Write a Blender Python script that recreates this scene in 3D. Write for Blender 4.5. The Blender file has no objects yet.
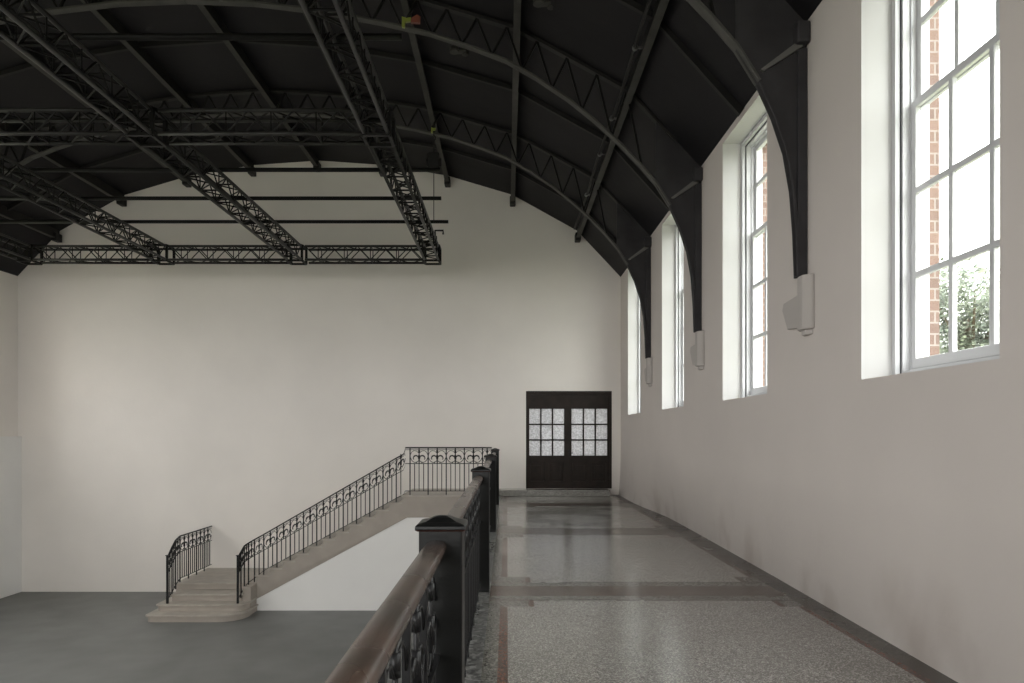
import bpy, bmesh, math, random
from mathutils import Vector, Matrix
random.seed(7)
S = bpy.context.scene
COL = S.collection

# ---------------------------------------------------------------- camera, world, lights, exposure
EYE = 1.55
cam_d = bpy.data.cameras.new('camera')
cam_d.sensor_width = 36.0
cam_d.lens = 36.0 * 700 / 1024
cam_d.shift_x = 5.0 / 1024
cam_d.shift_y = 91.5 / 1024
cam_d.clip_start = 0.05
cam_d.clip_end = 500
cam = bpy.data.objects.new('camera', cam_d)
cam.location = (0, 0, EYE)
cam.rotation_euler = (math.pi / 2, 0, 0)
COL.objects.link(cam)
S.camera = cam

SKY = 9.6
w = bpy.data.worlds.new('overcast_sky')
S.world = w
w.use_nodes = True
bg = w.node_tree.nodes['Background']
bg.inputs[0].default_value = (1.0, 0.992, 0.972, 1)
# overcast sky: about three times brighter overhead than at the horizon
_tc = w.node_tree.nodes.new('ShaderNodeTexCoord')
_sx = w.node_tree.nodes.new('ShaderNodeSeparateXYZ')
_mr = w.node_tree.nodes.new('ShaderNodeMapRange')
_mr.inputs['From Min'].default_value = 0.0
_mr.inputs['From Max'].default_value = 0.85
_mr.inputs['To Min'].default_value = SKY * 0.75
_mr.inputs['To Max'].default_value = SKY * 1.6
w.node_tree.links.new(_tc.outputs['Generated'], _sx.inputs[0])
w.node_tree.links.new(_sx.outputs['Z'], _mr.inputs['Value'])
w.node_tree.links.new(_mr.outputs[0], bg.inputs[1])

S.view_settings.view_transform = 'Standard'
S.view_settings.look = 'None'
S.view_settings.gamma = 1
S.view_settings.use_curve_mapping = False
S.view_settings.exposure = 0.0
S.cycles.max_bounces = 10
S.cycles.diffuse_bounces = 6
S.cycles.glossy_bounces = 4
S.cycles.transparent_max_bounces = 16
S.cycles.use_denoising = True
S.cycles.sample_clamp_indirect = 6

def portal(name, x, y, z, sx, sy, rot):
    l = bpy.data.lights.new(name, 'AREA')
    l.shape = 'RECTANGLE'
    l.size = sx
    l.size_y = sy
    l.cycles.is_portal = True
    o = bpy.data.objects.new(name, l)
    o.location = (x, y, z)
    o.rotation_euler = rot
    COL.objects.link(o)

# the key dimensions of the hall (metres; x right, y into the picture, z up; gallery floor is z = 0)
XR, XL = 2.85, -12.27            # right and left wall faces
YE, YB = 17.55, -7.0             # end wall, rear wall
ZH = -2.43                       # floor of the lower hall
WC = [4.84 + 3.62 * k for k in range(-3, 4)]   # window centres along the right wall
WIN_H, Z0, Z1 = 0.79, 1.98, 5.37
for k, c in enumerate(WC):
    portal('window_daylight', 3.36, c, (Z0 + Z1) / 2, 3.3, 1.5, (0, math.pi / 2, 0))   # faces -x
LWC = [4.84 + 3.62 * k for k in range(-2, 4)]
LW, LZ0, LZ1 = .72, 1.5, 5.37    # left-hand windows (outside the picture), sized for the light they let in
for c in LWC:
    portal('window_daylight', -12.6, c, (LZ0 + LZ1) / 2, LZ1 - LZ0, LW * 2, (0, -math.pi / 2, 0))          # faces +x
REAR = (-10.0, -0.6, 0.9, 6.0)   # unseen rear opening, added to brighten the interior
portal('rear_daylight', (REAR[0] + REAR[1]) / 2, YB - 0.15, (REAR[2] + REAR[3]) / 2, REAR[1] - REAR[0], REAR[3] - REAR[2], (math.pi / 2, 0, 0))

# ---------------------------------------------------------------- helpers
def mat(name, rgb, rough=0.6, var=0.0, scale=3.0, metal=0.0, bump=0.0, bscale=40.0, spec=0.5, rgb2=None, detail=4.0, rv=0.0):
    m = bpy.data.materials.new(name)
    m.use_nodes = True
    nt = m.node_tree
    b = nt.nodes['Principled BSDF']
    b.inputs['Roughness'].default_value = rough
    b.inputs['Metallic'].default_value = metal
    b.inputs['Specular IOR Level'].default_value = spec
    tc = nt.nodes.new('ShaderNodeTexCoord')
    n = nt.nodes.new('ShaderNodeTexNoise')
    n.inputs['Scale'].default_value = scale
    n.inputs['Detail'].default_value = detail
    nt.links.new(tc.outputs['Object'], n.inputs['Vector'])
    r = nt.nodes.new('ShaderNodeValToRGB')
    r.color_ramp.elements[0].position = 0.32
    r.color_ramp.elements[1].position = 0.68
    a = rgb2 if rgb2 else tuple(max(0, c * (1 - var)) for c in rgb)
    d = rgb if rgb2 else tuple(min(1, c * (1 + var)) for c in rgb)
    r.color_ramp.elements[0].color = (*a, 1)
    r.color_ramp.elements[1].color = (*d, 1)
    nt.links.new(n.outputs['Fac'], r.inputs['Fac'])
    nt.links.new(r.outputs['Color'], b.inputs['Base Color'])
    if rv:
        mr = nt.nodes.new('ShaderNodeMapRange')
        mr.inputs['To Min'].default_value = rough - rv
        mr.inputs['To Max'].default_value = rough + rv
        n3 = nt.nodes.new('ShaderNodeTexNoise')
        n3.inputs['Scale'].default_value = 1.7
        nt.links.new(tc.outputs['Object'], n3.inputs['Vector'])
        nt.links.new(n3.outputs['Fac'], mr.inputs['Value'])
        nt.links.new(mr.outputs['Result'], b.inputs['Roughness'])
    if bump:
        n2 = nt.nodes.new('ShaderNodeTexNoise')
        n2.inputs['Scale'].default_value = bscale
        nt.links.new(tc.outputs['Object'], n2.inputs['Vector'])
        bp = nt.nodes.new('ShaderNodeBump')
        bp.inputs['Strength'].default_value = bump
        bp.inputs['Distance'].default_value = 0.02
        nt.links.new(n2.outputs['Fac'], bp.inputs['Height'])
        nt.links.new(bp.outputs['Normal'], b.inputs['Normal'])
    return m

def terrazzo(name, base, chip_a, chip_b, rough, scale=55.0):
    m = bpy.data.materials.new(name)
    m.use_nodes = True
    nt = m.node_tree
    b = nt.nodes['Principled BSDF']
    b.inputs['Specular IOR Level'].default_value = 0.8 if 'pale' in name else 0.4
    b.inputs['Coat Weight'].default_value = 0.4 if 'pale' in name else 0.06
    b.inputs['Coat Roughness'].default_value = 0.2
    tc = nt.nodes.new('ShaderNodeTexCoord')
    v = nt.nodes.new('ShaderNodeTexVoronoi')
    v.inputs['Scale'].default_value = scale
    nt.links.new(tc.outputs['Object'], v.inputs['Vector'])
    sep = nt.nodes.new('ShaderNodeSeparateColor')
    nt.links.new(v.outputs['Color'], sep.inputs['Color'])
    r = nt.nodes.new('ShaderNodeValToRGB')
    r.color_ramp.interpolation = 'CONSTANT'
    cr = r.color_ramp
    cr.elements[0].position = 0
    cr.elements[0].color = (*chip_a, 1)
    cr.elements[1].position = 0.22
    cr.elements[1].color = (*base, 1)
    e = cr.elements.new(0.75)
    e.color = (*chip_b, 1)
    nt.links.new(sep.outputs[0], r.inputs['Fac'])
    n = nt.nodes.new('ShaderNodeTexNoise')
    n.inputs['Scale'].default_value = 0.9
    n.inputs['Detail'].default_value = 5
    nt.links.new(tc.outputs['Object'], n.inputs['Vector'])
    mx = nt.nodes.new('ShaderNodeMix')
    mx.data_type = 'RGBA'
    mx.blend_type = 'MULTIPLY'
    mx.inputs[0].default_value = 0.45
    nt.links.new(r.outputs['Color'], mx.inputs[6])
    r2 = nt.nodes.new('ShaderNodeValToRGB')
    r2.color_ramp.elements[0].position = 0.35
    r2.color_ramp.elements[0].color = (.62, .60, .58, 1)
    r2.color_ramp.elements[1].position = 0.65
    nt.links.new(n.outputs['Fac'], r2.inputs['Fac'])
    nt.links.new(r2.outputs['Color'], mx.inputs[7])
    nt.links.new(mx.outputs[2], b.inputs['Base Color'])
    mr = nt.nodes.new('ShaderNodeMapRange')
    mr.inputs['From Min'].default_value = 0.3
    mr.inputs['From Max'].default_value = 0.7
    mr.inputs['To Min'].default_value = rough - 0.05
    mr.inputs['To Max'].default_value = rough + 0.07
    nt.links.new(n.outputs['Fac'], mr.inputs['Value'])
    nt.links.new(mr.outputs['Result'], b.inputs['Roughness'])
    n2 = nt.nodes.new('ShaderNodeTexNoise')
    n2.inputs['Scale'].default_value = 6
    nt.links.new(tc.outputs['Object'], n2.inputs['Vector'])
    bp = nt.nodes.new('ShaderNodeBump')
    bp.inputs['Strength'].default_value = 0.06
    bp.inputs['Distance'].default_value = 0.02
    nt.links.new(n2.outputs['Fac'], bp.inputs['Height'])
    nt.links.new(bp.outputs['Normal'], b.inputs['Normal'])
    return m

def plaster(name, rgb, stain=0.0):
    """matt white paint, with faint patchiness and (for the long wall) scuffs near the skirting"""
    m = mat(name, rgb, 0.75, 0.035, 0.6, bump=0.08, bscale=14, spec=0.25)
    if stain:
        nt = m.node_tree
        b = nt.nodes['Principled BSDF']
        src = b.inputs['Base Color'].links[0].from_socket
        tc = nt.nodes.new('ShaderNodeTexCoord')
        mp = nt.nodes.new('ShaderNodeMapping')
        mp.inputs['Scale'].default_value = (1, 1.5, 1.1)
        n = nt.nodes.new('ShaderNodeTexNoise')
        n.inputs['Scale'].default_value = 1.0
        n.inputs['Detail'].default_value = 3
        nt.links.new(tc.outputs['Object'], mp.inputs[0])
        nt.links.new(mp.outputs[0], n.inputs['Vector'])
        sx = nt.nodes.new('ShaderNodeSeparateXYZ')
        nt.links.new(tc.outputs['Object'], sx.inputs[0])
        mr = nt.nodes.new('ShaderNodeMapRange')
        mr.inputs['From Min'].default_value = 0.75
        mr.inputs['From Max'].default_value = 0.05
        nt.links.new(sx.outputs['Z'], mr.inputs['Value'])
        r = nt.nodes.new('ShaderNodeValToRGB')
        r.color_ramp.elements[0].position = 0.5
        r.color_ramp.elements[1].position = 0.68
        nt.links.new(n.outputs['Fac'], r.inputs['Fac'])
        mu = nt.nodes.new('ShaderNodeMath')
        mu.operation = 'MULTIPLY'
        nt.links.new(mr.outputs[0], mu.inputs[0])
        nt.links.new(r.outputs[0], mu.inputs[1])
        mu2 = nt.nodes.new('ShaderNodeMath')
        mu2.operation = 'MULTIPLY'
        mu2.inputs[1].default_value = stain
        nt.links.new(mu.outputs[0], mu2.inputs[0])
        mx = nt.nodes.new('ShaderNodeMix')
        mx.data_type = 'RGBA'
        nt.links.new(mu2.outputs[0], mx.inputs[0])
        nt.links.new(src, mx.inputs[6])
        mx.inputs[7].default_value = (.30, .24, .20, 1)
        nt.links.new(mx.outputs[2], b.inputs['Base Color'])
    return m

def glass_mat(name, tint, gloss=0.06):
    m = bpy.data.materials.new(name)
    m.use_nodes = True
    nt = m.node_tree
    nt.nodes.remove(nt.nodes['Principled BSDF'])
    out = nt.nodes['Material Output']
    t = nt.nodes.new('ShaderNodeBsdfTransparent')
    t.inputs[0].default_value = (*tint, 1)
    g = nt.nodes.new('ShaderNodeBsdfGlossy')
    g.inputs['Roughness'].default_value = 0.02
    mx = nt.nodes.new('ShaderNodeMixShader')
    mx.inputs[0].default_value = gloss
    nt.links.new(t.outputs[0], mx.inputs[1])
    nt.links.new(g.outputs[0], mx.inputs[2])
    nt.links.new(mx.outputs[0], out.inputs[0])
    return m

def frosted_mat():
    m = bpy.data.materials.new('frosted_reeded_glass')
    m.use_nodes = True
    nt = m.node_tree
    nt.nodes.remove(nt.nodes['Principled BSDF'])
    out = nt.nodes['Material Output']
    tc = nt.nodes.new('ShaderNodeTexCoord')
    n = nt.nodes.new('ShaderNodeTexNoise')
    n.inputs['Scale'].default_value = 30
    nt.links.new(tc.outputs['Object'], n.inputs['Vector'])
    r = nt.nodes.new('ShaderNodeValToRGB')
    r.color_ramp.elements[0].position = 0.35
    r.color_ramp.elements[0].color = (.42, .42, .43, 1)
    r.color_ramp.elements[1].position = 0.65
    r.color_ramp.elements[1].color = (.64, .64, .66, 1)
    nt.links.new(n.outputs['Fac'], r.inputs['Fac'])
    t = nt.nodes.new('ShaderNodeBsdfTranslucent')
    d = nt.nodes.new('ShaderNodeBsdfDiffuse')
    nt.links.new(r.outputs[0], t.inputs[0])
    nt.links.new(r.outputs[0], d.inputs[0])
    mx = nt.nodes.new('ShaderNodeMixShader')
    mx.inputs[0].default_value = 0.62
    nt.links.new(t.outputs[0], mx.inputs[1])
    nt.links.new(d.outputs[0], mx.inputs[2])
    nt.links.new(mx.outputs[0], out.inputs[0])
    return m

def brick_mat():
    m = bpy.data.materials.new('orange_brick')
    m.use_nodes = True
    nt = m.node_tree
    b = nt.nodes['Principled BSDF']
    b.inputs['Roughness'].default_value = 0.9
    tc = nt.nodes.new('ShaderNodeTexCoord')
    sx = nt.nodes.new('ShaderNodeSeparateXYZ')
    nt.links.new(tc.outputs['Object'], sx.inputs[0])
    ad = nt.nodes.new('ShaderNodeMath')
    ad.operation = 'ADD'
    nt.links.new(sx.outputs['X'], ad.inputs[0])
    nt.links.new(sx.outputs['Y'], ad.inputs[1])
    cb = nt.nodes.new('ShaderNodeCombineXYZ')
    nt.links.new(ad.outputs[0], cb.inputs[0])
    nt.links.new(sx.outputs['Z'], cb.inputs[1])
    br = nt.nodes.new('ShaderNodeTexBrick')
    br.inputs['Scale'].default_value = 1
    br.inputs['Brick Width'].default_value = 0.45
    br.inputs['Row Height'].default_value = 0.09
    br.inputs['Mortar Size'].default_value = 0.007
    br.inputs['Color1'].default_value = (.17, .105, .080, 1)
    br.inputs['Color2'].default_value = (.13, .082, .065, 1)
    br.inputs['Mortar'].default_value = (.24, .21, .19, 1)
    nt.links.new(cb.outputs[0], br.inputs['Vector'])
    nt.links.new(br.outputs['Color'], b.inputs['Base Color'])
    return m

M = {
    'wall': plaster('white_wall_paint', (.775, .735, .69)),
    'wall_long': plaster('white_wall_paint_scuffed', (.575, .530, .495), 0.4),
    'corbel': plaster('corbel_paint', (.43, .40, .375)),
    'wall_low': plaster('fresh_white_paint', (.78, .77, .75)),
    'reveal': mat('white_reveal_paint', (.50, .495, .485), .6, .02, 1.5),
    'ceiling': mat('black_roof_boarding', (.0125, .0115, .0135), .62, .25, .7, bump=.25, bscale=3, spec=.22),
    'iron': mat('charcoal_roof_iron', (.014, .013, .0125), .55, .25, 4, bump=.1, bscale=20, spec=.3),
    'rib': mat('charcoal_arch_iron', (.036, .034, .036), .6, .2, 3, bump=.1, bscale=12, spec=.15),
    'rib_edge': mat('worn_grey_flange', (.036, .034, .031), .55, .25, 5, spec=.3),
    'flange': mat('grey_rib_flange', (.052, .050, .045), .5, .2, 5, spec=.4),
    'bracket': mat('pale_grey_bracket', (.12, .115, .105), .5, .2, 5),
    'truss': mat('black_truss_paint', (.017, .016, .0145), .42, .25, 6, spec=.35),
    'brace': mat('black_brace_paint', (.007, .0065, .006), .5, .25, 6, spec=.2),
    'steel': mat('dull_steel', (.30, .30, .29), .35, .1, 8, metal=1),
    'white': mat('white_window_paint', (.56, .565, .575), .35, .02, 5),
    'stone': mat('beige_stone', (.335, .297, .258), .6, .07, 3, bump=.1, bscale=30),
    'stone_tread': mat('pale_worn_stone', (.37, .335, .29), .45, .10, 5),
    'wrought': mat('black_wrought_iron', (.008, .008, .0085), .4, .25, 15, spec=.3),
    'newel': mat('black_green_newel_paint', (.0065, .0068, .0065), .36, .2, 12, bump=.05, bscale=60, spec=.28),
    'newel_edge': mat('worn_red_undercoat', (.06, .024, .018), .5, .3, 30, spec=.2),
    'handrail': mat('worn_brown_handrail', (.090, .058, .045), .27, .1, 6.5, rgb2=(.034, .026, .022), rv=.06, detail=7),
    'concrete': mat('grey_painted_concrete', (.150, .153, .147), .45, .12, .8, bump=.04, bscale=8, rv=.1),
    'door': mat('dark_brown_wood', (.016, .0105, .0075), .45, .3, 6, bump=.05, bscale=30, spec=.25),
    'frost': frosted_mat(),
    'glass': glass_mat('clear_window_glass', (.97, .985, .98)),
    'brick': brick_mat(),
    'dark_gap': mat('dark_groove', (.05, .05, .055), .7, .1, 5),  # near-black colour for the shade between the window frame parts
    't_light': terrazzo('pale_speckled_terrazzo', (.245, .237, .22), (.12, .112, .10), (.43, .42, .395), .2, 120),
    't_border': terrazzo('grey_green_terrazzo', (.15, .148, .132), (.085, .08, .072), (.24, .235, .215), .2, 75),
    't_red': terrazzo('red_brown_terrazzo', (.115, .050, .036), (.07, .034, .026), (.19, .095, .07), .22, 80),
    't_brown': terrazzo('brown_terrazzo_band', (.088, .056, .043), (.045, .032, .026), (.14, .095, .075), .2, 70),
    't_dark': terrazzo('dark_grey_terrazzo', (.062, .054, .046), (.035, .031, .027), (.10, .09, .078), .25, 80),
    't_edge': terrazzo('mottled_stone_kerb', (.13, .13, .125), (.05, .05, .05), (.26, .26, .25), .3, 35),
    'leaf': mat('pale_green_leaves', (.115, .135, .080), .6, .1, 1.2, rgb2=(.05, .070, .05)),
    'bark': mat('grey_bark', (.12, .09, .06), .9, .2, 6),
    'grass': mat('mown_grass', (.15, .16, .10), .9, .2, 2),
    'yellow': mat('yellow_green_plastic', (.24, .28, .05), .4, .1, 5),
    'orange': mat('orange_red_plastic', (.18, .05, .03), .4, .1, 5),
}

class MB:
    def __init__(s):
        s.bm = bmesh.new()
        s.smooth = False
    def quad(s, pts, mi=0):
        f = s.bm.faces.new([s.bm.verts.new(p) for p in pts])
        f.material_index = mi
        return f
    def box(s, x0, x1, y0, y1, z0, z1, mi=0):
        v = [s.bm.verts.new((x, y, z)) for x in (x0, x1) for y in (y0, y1) for z in (z0, z1)]
        for a in ((0, 1, 3, 2), (4, 6, 7, 5), (0, 4, 5, 1), (2, 3, 7, 6), (0, 2, 6, 4), (1, 5, 7, 3)):
            s.bm.faces.new([v[i] for i in a]).material_index = mi
        return s
    def bar(s, p, q, wd, ht=None, up=(0, 0, 1)):
        ht = ht or wd
        p, q = Vector(p), Vector(q)
        d = (q - p).normalized()
        u = Vector(up)
        if abs(d.dot(u)) > 0.98:
            u = Vector((0, 1, 0))
        a = d.cross(u).normalized() * wd / 2
        b = a.cross(d).normalized() * ht / 2
        v = [s.bm.verts.new(c + i * a + j * b) for c in (p, q) for i, j in ((-1, -1), (1, -1), (1, 1), (-1, 1))]
        for f in ((3, 2, 1, 0), (4, 5, 6, 7), (0, 1, 5, 4), (1, 2, 6, 5), (2, 3, 7, 6), (3, 0, 4, 7)):
            s.bm.faces.new([v[i] for i in f])
        return s
    def tube(s, pts, r, n=8, r1=None):
        pts = [Vector(p) for p in pts]
        rings = []
        ref = None
        for i, p in enumerate(pts):
            d = (pts[min(i + 1, len(pts) - 1)] - pts[max(i - 1, 0)]).normalized()
            if ref is None:
                ref = d.orthogonal().normalized()
            a = (ref - d * ref.dot(d))
            a = a.normalized() if a.length > 1e-6 else d.orthogonal().normalized()
            ref = a
            b = d.cross(a)
            rr = r if r1 is None else r + (r1 - r) * i / (len(pts) - 1)
            rings.append([s.bm.verts.new(p + rr * (math.cos(t) * a + math.sin(t) * b)) for t in (2 * math.pi * k / n for k in range(n))])
        for A, B in zip(rings, rings[1:]):
            for k in range(n):
                f = s.bm.faces.new((A[k], A[(k + 1) % n], B[(k + 1) % n], B[k]))
                f.smooth = n > 5
        s.bm.faces.new(rings[0][::-1])
        s.bm.faces.new(rings[-1])
        return s
    def prism(s, poly, fn, a, b, mi=0):
        """poly: 2-D outline (ccw); fn(u, v, t) -> 3-D; extruded from t=a to t=b"""
        A = [s.bm.verts.new(fn(u, v, a)) for u, v in poly]
        B = [s.bm.verts.new(fn(u, v, b)) for u, v in poly]
        s.bm.faces.new(A[::-1]).material_index = mi
        s.bm.faces.new(B).material_index = mi
        n = len(poly)
        for k in range(n):
            s.bm.faces.new((A[k], A[(k + 1) % n], B[(k + 1) % n], B[k])).material_index = mi
        return s
    def strip(s, top, bot, y0, y1, mi=0):
        """a band between two x-z polylines of equal length, extruded in y"""
        n = len(top)
        T0 = [s.bm.verts.new((x, y0, z)) for x, z in top]
        T1 = [s.bm.verts.new((x, y1, z)) for x, z in top]
        B0 = [s.bm.verts.new((x, y0, z)) for x, z in bot]
        B1 = [s.bm.verts.new((x, y1, z)) for x, z in bot]
        for k in range(n - 1):
            for q in ((B0[k], B0[k + 1], T0[k + 1], T0[k]), (B1[k + 1], B1[k], T1[k], T1[k + 1]),
                      (T0[k], T0[k + 1], T1[k + 1], T1[k]), (B0[k + 1], B0[k], B1[k], B1[k + 1])):
                s.bm.faces.new(q).material_index = mi
        s.bm.faces.new((B0[0], T0[0], T1[0], B1[0])).material_index = mi
        s.bm.faces.new((T0[-1], B0[-1], B1[-1], T1[-1])).material_index = mi
        return s
    def lathe_sq(s, prof, cx, cy, z):
        """square-plan moulding: prof = [(half width, height)]"""
        rings = [[s.bm.verts.new((cx + h * i, cy + h * j, z + dz)) for i, j in ((-1, -1), (1, -1), (1, 1), (-1, 1))] for h, dz in prof]
        for A, B in zip(rings, rings[1:]):
            for k in range(4):
                s.bm.faces.new((A[k], A[(k + 1) % 4], B[(k + 1) % 4], B[k]))
        s.bm.faces.new(rings[0][::-1])
        s.bm.faces.new(rings[-1])
        return s
    def build(s, name, m, parent=None, bevel=0.0):
        bmesh.ops.recalc_face_normals(s.bm, faces=s.bm.faces)
        me = bpy.data.meshes.new(name)
        s.bm.to_mesh(me)
        s.bm.free()
        for mm in (m if isinstance(m, (list, tuple)) else [m]):
            me.materials.append(mm)
        o = bpy.data.objects.new(name, me)
        COL.objects.link(o)
        if parent:
            o.parent = parent
            o.matrix_parent_inverse = Matrix.Translation(-wloc(parent))
        if bevel:
            b = o.modifiers.new('bevel', 'BEVEL')
            b.width = bevel
            b.segments = 2
            b.limit_method = 'ANGLE'
        return o

def wloc(o):
    v = Vector(o.location)
    while o.parent:
        o = o.parent
        v += 0 * Vector(o.location)
    return v

def tag(o, label=None, cat=None, group=None, kind=None):
    if label: o['label'] = label
    if cat: o['category'] = cat
    if group: o['group'] = group
    if kind: o['kind'] = kind
    return o

def empty(name, loc, label=None, cat=None, group=None, kind=None):
    o = bpy.data.objects.new(name, None)
    o.location = loc
    o.empty_display_size = 0.1
    COL.objects.link(o)
    return tag(o, label, cat, group, kind)

def copy_tree(o, parent=None):
    c = o.copy()
    COL.objects.link(c)
    if parent:
        c.parent = parent
        c.matrix_parent_inverse = o.matrix_parent_inverse.copy()
    for ch in list(o.children):
        copy_tree(ch, c)
    return c

def holed_wall(mb, u0, u1, v0, v1, holes, t0, t1, fn, mi=0, hole_mi=None):
    """slab in (u, v) with rectangular holes, between depths t0 and t1"""
    us = sorted({u0, u1, *[h[0] for h in holes], *[h[1] for h in holes]})
    vs = sorted({v0, v1, *[h[2] for h in holes], *[h[3] for h in holes]})
    us = [u for u in us if u0 <= u <= u1]
    vs = [v for v in vs if v0 <= v <= v1]
    inside = lambda u, v: any(h[0] < u < h[1] and h[2] < v < h[3] for h in holes)
    solid = {}
    for i in range(len(us) - 1):
        for j in range(len(vs) - 1):
            solid[i, j] = not inside((us[i] + us[i + 1]) / 2, (vs[j] + vs[j + 1]) / 2)
    for (i, j), s in solid.items():
        if not s: continue
        a, b, c, d = us[i], us[i + 1], vs[j], vs[j + 1]
        mb.quad([fn(a, c, t0), fn(b, c, t0), fn(b, d, t0), fn(a, d, t0)], mi)
        mb.quad([fn(a, c, t1), fn(a, d, t1), fn(b, d, t1), fn(b, c, t1)], mi)
        for di, dj, p, q in ((-1, 0, (a, c), (a, d)), (1, 0, (b, d), (b, c)), (0, -1, (b, c), (a, c)), (0, 1, (a, d), (b, d))):
            nb = solid.get((i + di, j + dj))
            if nb: continue
            m2 = hole_mi if (nb is False and hole_mi is not None) else mi
            mb.quad([fn(*p, t0), fn(*q, t0), fn(*q, t1), fn(*p, t1)], m2)
    bmesh.ops.remove_doubles(mb.bm, verts=mb.bm.verts, dist=1e-5)

# ---------------------------------------------------------------- ceiling profile
CX = -4.72
CEIL = [(0, 8.38), (1.62, 8.27), (3.24, 8.00), (4.86, 7.52), (6.48, 6.62), (7.57, 5.46)]
RIBIN = [(0, 7.88), (1.0, 7.84), (2.0, 7.72), (2.9, 7.55), (3.6, 7.39), (4.2, 7.19), (4.7, 7.0), (5.15, 6.74), (5.6, 6.44), (6.0, 6.12), (6.35, 5.80),
         (6.66, 5.48), (6.9, 5.2), (7.1, 4.88), (7.25, 4.55), (7.36, 4.22), (7.425, 3.85), (7.455, 3.45), (7.47, 3.03)]
def ceil_z(d):
    d = abs(d)
    for (a, za), (b, zb) in zip(CEIL, CEIL[1:]):
        if d <= b:
            return za + (zb - za) * (d - a) / (b - a)
    return CEIL[-1][1]
full = [(CX - d, z) for d, z in CEIL[::-1]] + [(CX + d, z) for d, z in CEIL[1:]]

# ---------------------------------------------------------------- shell
def struct(o):
    o['kind'] = 'structure'
    return o

m = MB()
m.strip([(x, z + .15) for x, z in full], full, YB - .3, YE + .02)
struct(m.build('ceiling', M['ceiling']))

# right wall: upper part with the window openings, lower part whose foot wanders a little like the old plaster does
WB = 1.2
m = MB()
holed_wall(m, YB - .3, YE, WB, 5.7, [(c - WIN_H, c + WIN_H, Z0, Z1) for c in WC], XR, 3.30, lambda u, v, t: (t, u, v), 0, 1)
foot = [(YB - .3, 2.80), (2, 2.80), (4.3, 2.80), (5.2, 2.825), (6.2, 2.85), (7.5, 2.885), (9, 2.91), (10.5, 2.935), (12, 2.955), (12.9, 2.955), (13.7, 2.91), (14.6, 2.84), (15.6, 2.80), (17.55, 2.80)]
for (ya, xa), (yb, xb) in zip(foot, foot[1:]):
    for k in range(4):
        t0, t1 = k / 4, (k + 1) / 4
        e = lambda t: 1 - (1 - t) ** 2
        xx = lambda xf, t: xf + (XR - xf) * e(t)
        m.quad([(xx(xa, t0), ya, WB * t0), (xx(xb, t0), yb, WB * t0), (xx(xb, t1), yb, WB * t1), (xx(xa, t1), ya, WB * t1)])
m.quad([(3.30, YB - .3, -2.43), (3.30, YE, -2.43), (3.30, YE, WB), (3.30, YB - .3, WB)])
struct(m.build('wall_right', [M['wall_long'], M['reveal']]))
# outer brick leaf of the right wall
m = MB()
holed_wall(m, YB - .3, YE + .3, -2.6, 6.2, [(c - .745, c + .745, Z0, Z1 - .03) for c in WC], 3.345, 3.45, lambda u, v, t: (t, u, v))
struct(m.build('wall_right_brick', M['brick']))

# end wall with the door opening
DX0, DX1, DZ0, DZ1 = .476, 2.632, .157, 2.603
m = MB()
holed_wall(m, -12.7, 3.3, ZH - .3, 9.2, [(DX0, DX1, DZ0, DZ1)], YE, YE + .35, lambda u, v, t: (u, t, v))
struct(m.build('wall_end', M['wall']))

m = MB()
holed_wall(m, YB - .3, YE, ZH, 5.7, [(c - LW, c + (LW if c < 15 else .1), LZ0, LZ1) for c in LWC], XL - .35, XL, lambda u, v, t: (t, u, v))  # farthest opening narrowed to limit its light on the end wall
struct(m.build('wall_left', M['wall']))
m = MB()
m.box(XL, -12.165, YB, YE, ZH, 1.465)
struct(m.build('wall_left_dado', M['wall_low'], bevel=.006))
m = MB()
holed_wall(m, -12.7, 3.3, ZH - .3, 9.2, [REAR], YB - .3, YB, lambda u, v, t: (u, t, v))
struct(m.build('wall_rear', M['wall']))

# lower hall floor, gallery floor
m = MB()
m.box(-12.7, 3.3, YB - .3, YE + .1, ZH - .3, ZH)
struct(m.build('floor_hall', M['concrete']))
m = MB()
m.box(-.36, 3.28, YB, YE, -.35, -.02, 1)
m.box(-.35, -.30, YB, 15.55, -.02, 0, 1)
# inlaid terrazzo: a grid of cells painted by rules
bands = [6.87 + 4.15 * k for k in range(-3, 3)]       # cross bands opposite the newels
xs = [-.30, -.235, -.165, -.062, .005, .195, .245, 2.44, 2.495, 2.60, 2.655, 3.05]
ys = {YB, YE}
for b in bands:
    for d in (-.62, -.40, -.37, -.21, .22, .39, .42, .66):
        if YB < b + d < YE: ys.add(b + d)
ys = sorted(ys)
matlist = ['t_light', 't_edge', 't_border', 't_red', 't_brown', 't_dark']
def cell(x, y):
    bd = min(bands, key=lambda q: abs(q - y))
    d = y - bd
    if x < -.165: return 1 if x < -.235 or True else 2
    if x > 2.655: return 5
    inb = -.40 < d < .42
    if inb:
        if d < -.37 or d > .39: return 5 if -.165 < x < 2.655 and x > .245 else 3
        if -.21 < d < .22: return 4
        return 2
    near = -.62 < d < .66
    if near:
        if x < .195 or x > 2.495:
            return 2
        if x < .245 or x > 2.44: return 3
        return 0
    if x < -.062: return 2
    if x < .005: return 3
    if x > 2.60: return 3 if x < 2.655 else 5
    return 0
for i in range(len(xs) - 1):
    for j in range(len(ys) - 1):
        a, b, c, d = xs[i], xs[i + 1], ys[j], ys[j + 1]
        m.quad([(a, c, 0), (b, c, 0), (b, d, 0), (a, d, 0)], cell((a + b) / 2, (c + d) / 2))
struct(m.build('floor', [M[k] for k in matlist]))
# wall carrying the gallery edge, and the plaster infill below the stair
m = MB()
m.box(-.32, -.22, YB, 15.6, ZH, -.35)
struct(m.build('wall_gallery_base', M['wall_low']))
# raised threshold in front of the doors
m = MB()
m.box(-.30, 2.52, 17.08, YE, 0.0, .157)
struct(m.build('floor_threshold', M['t_light'], bevel=.01))

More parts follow.
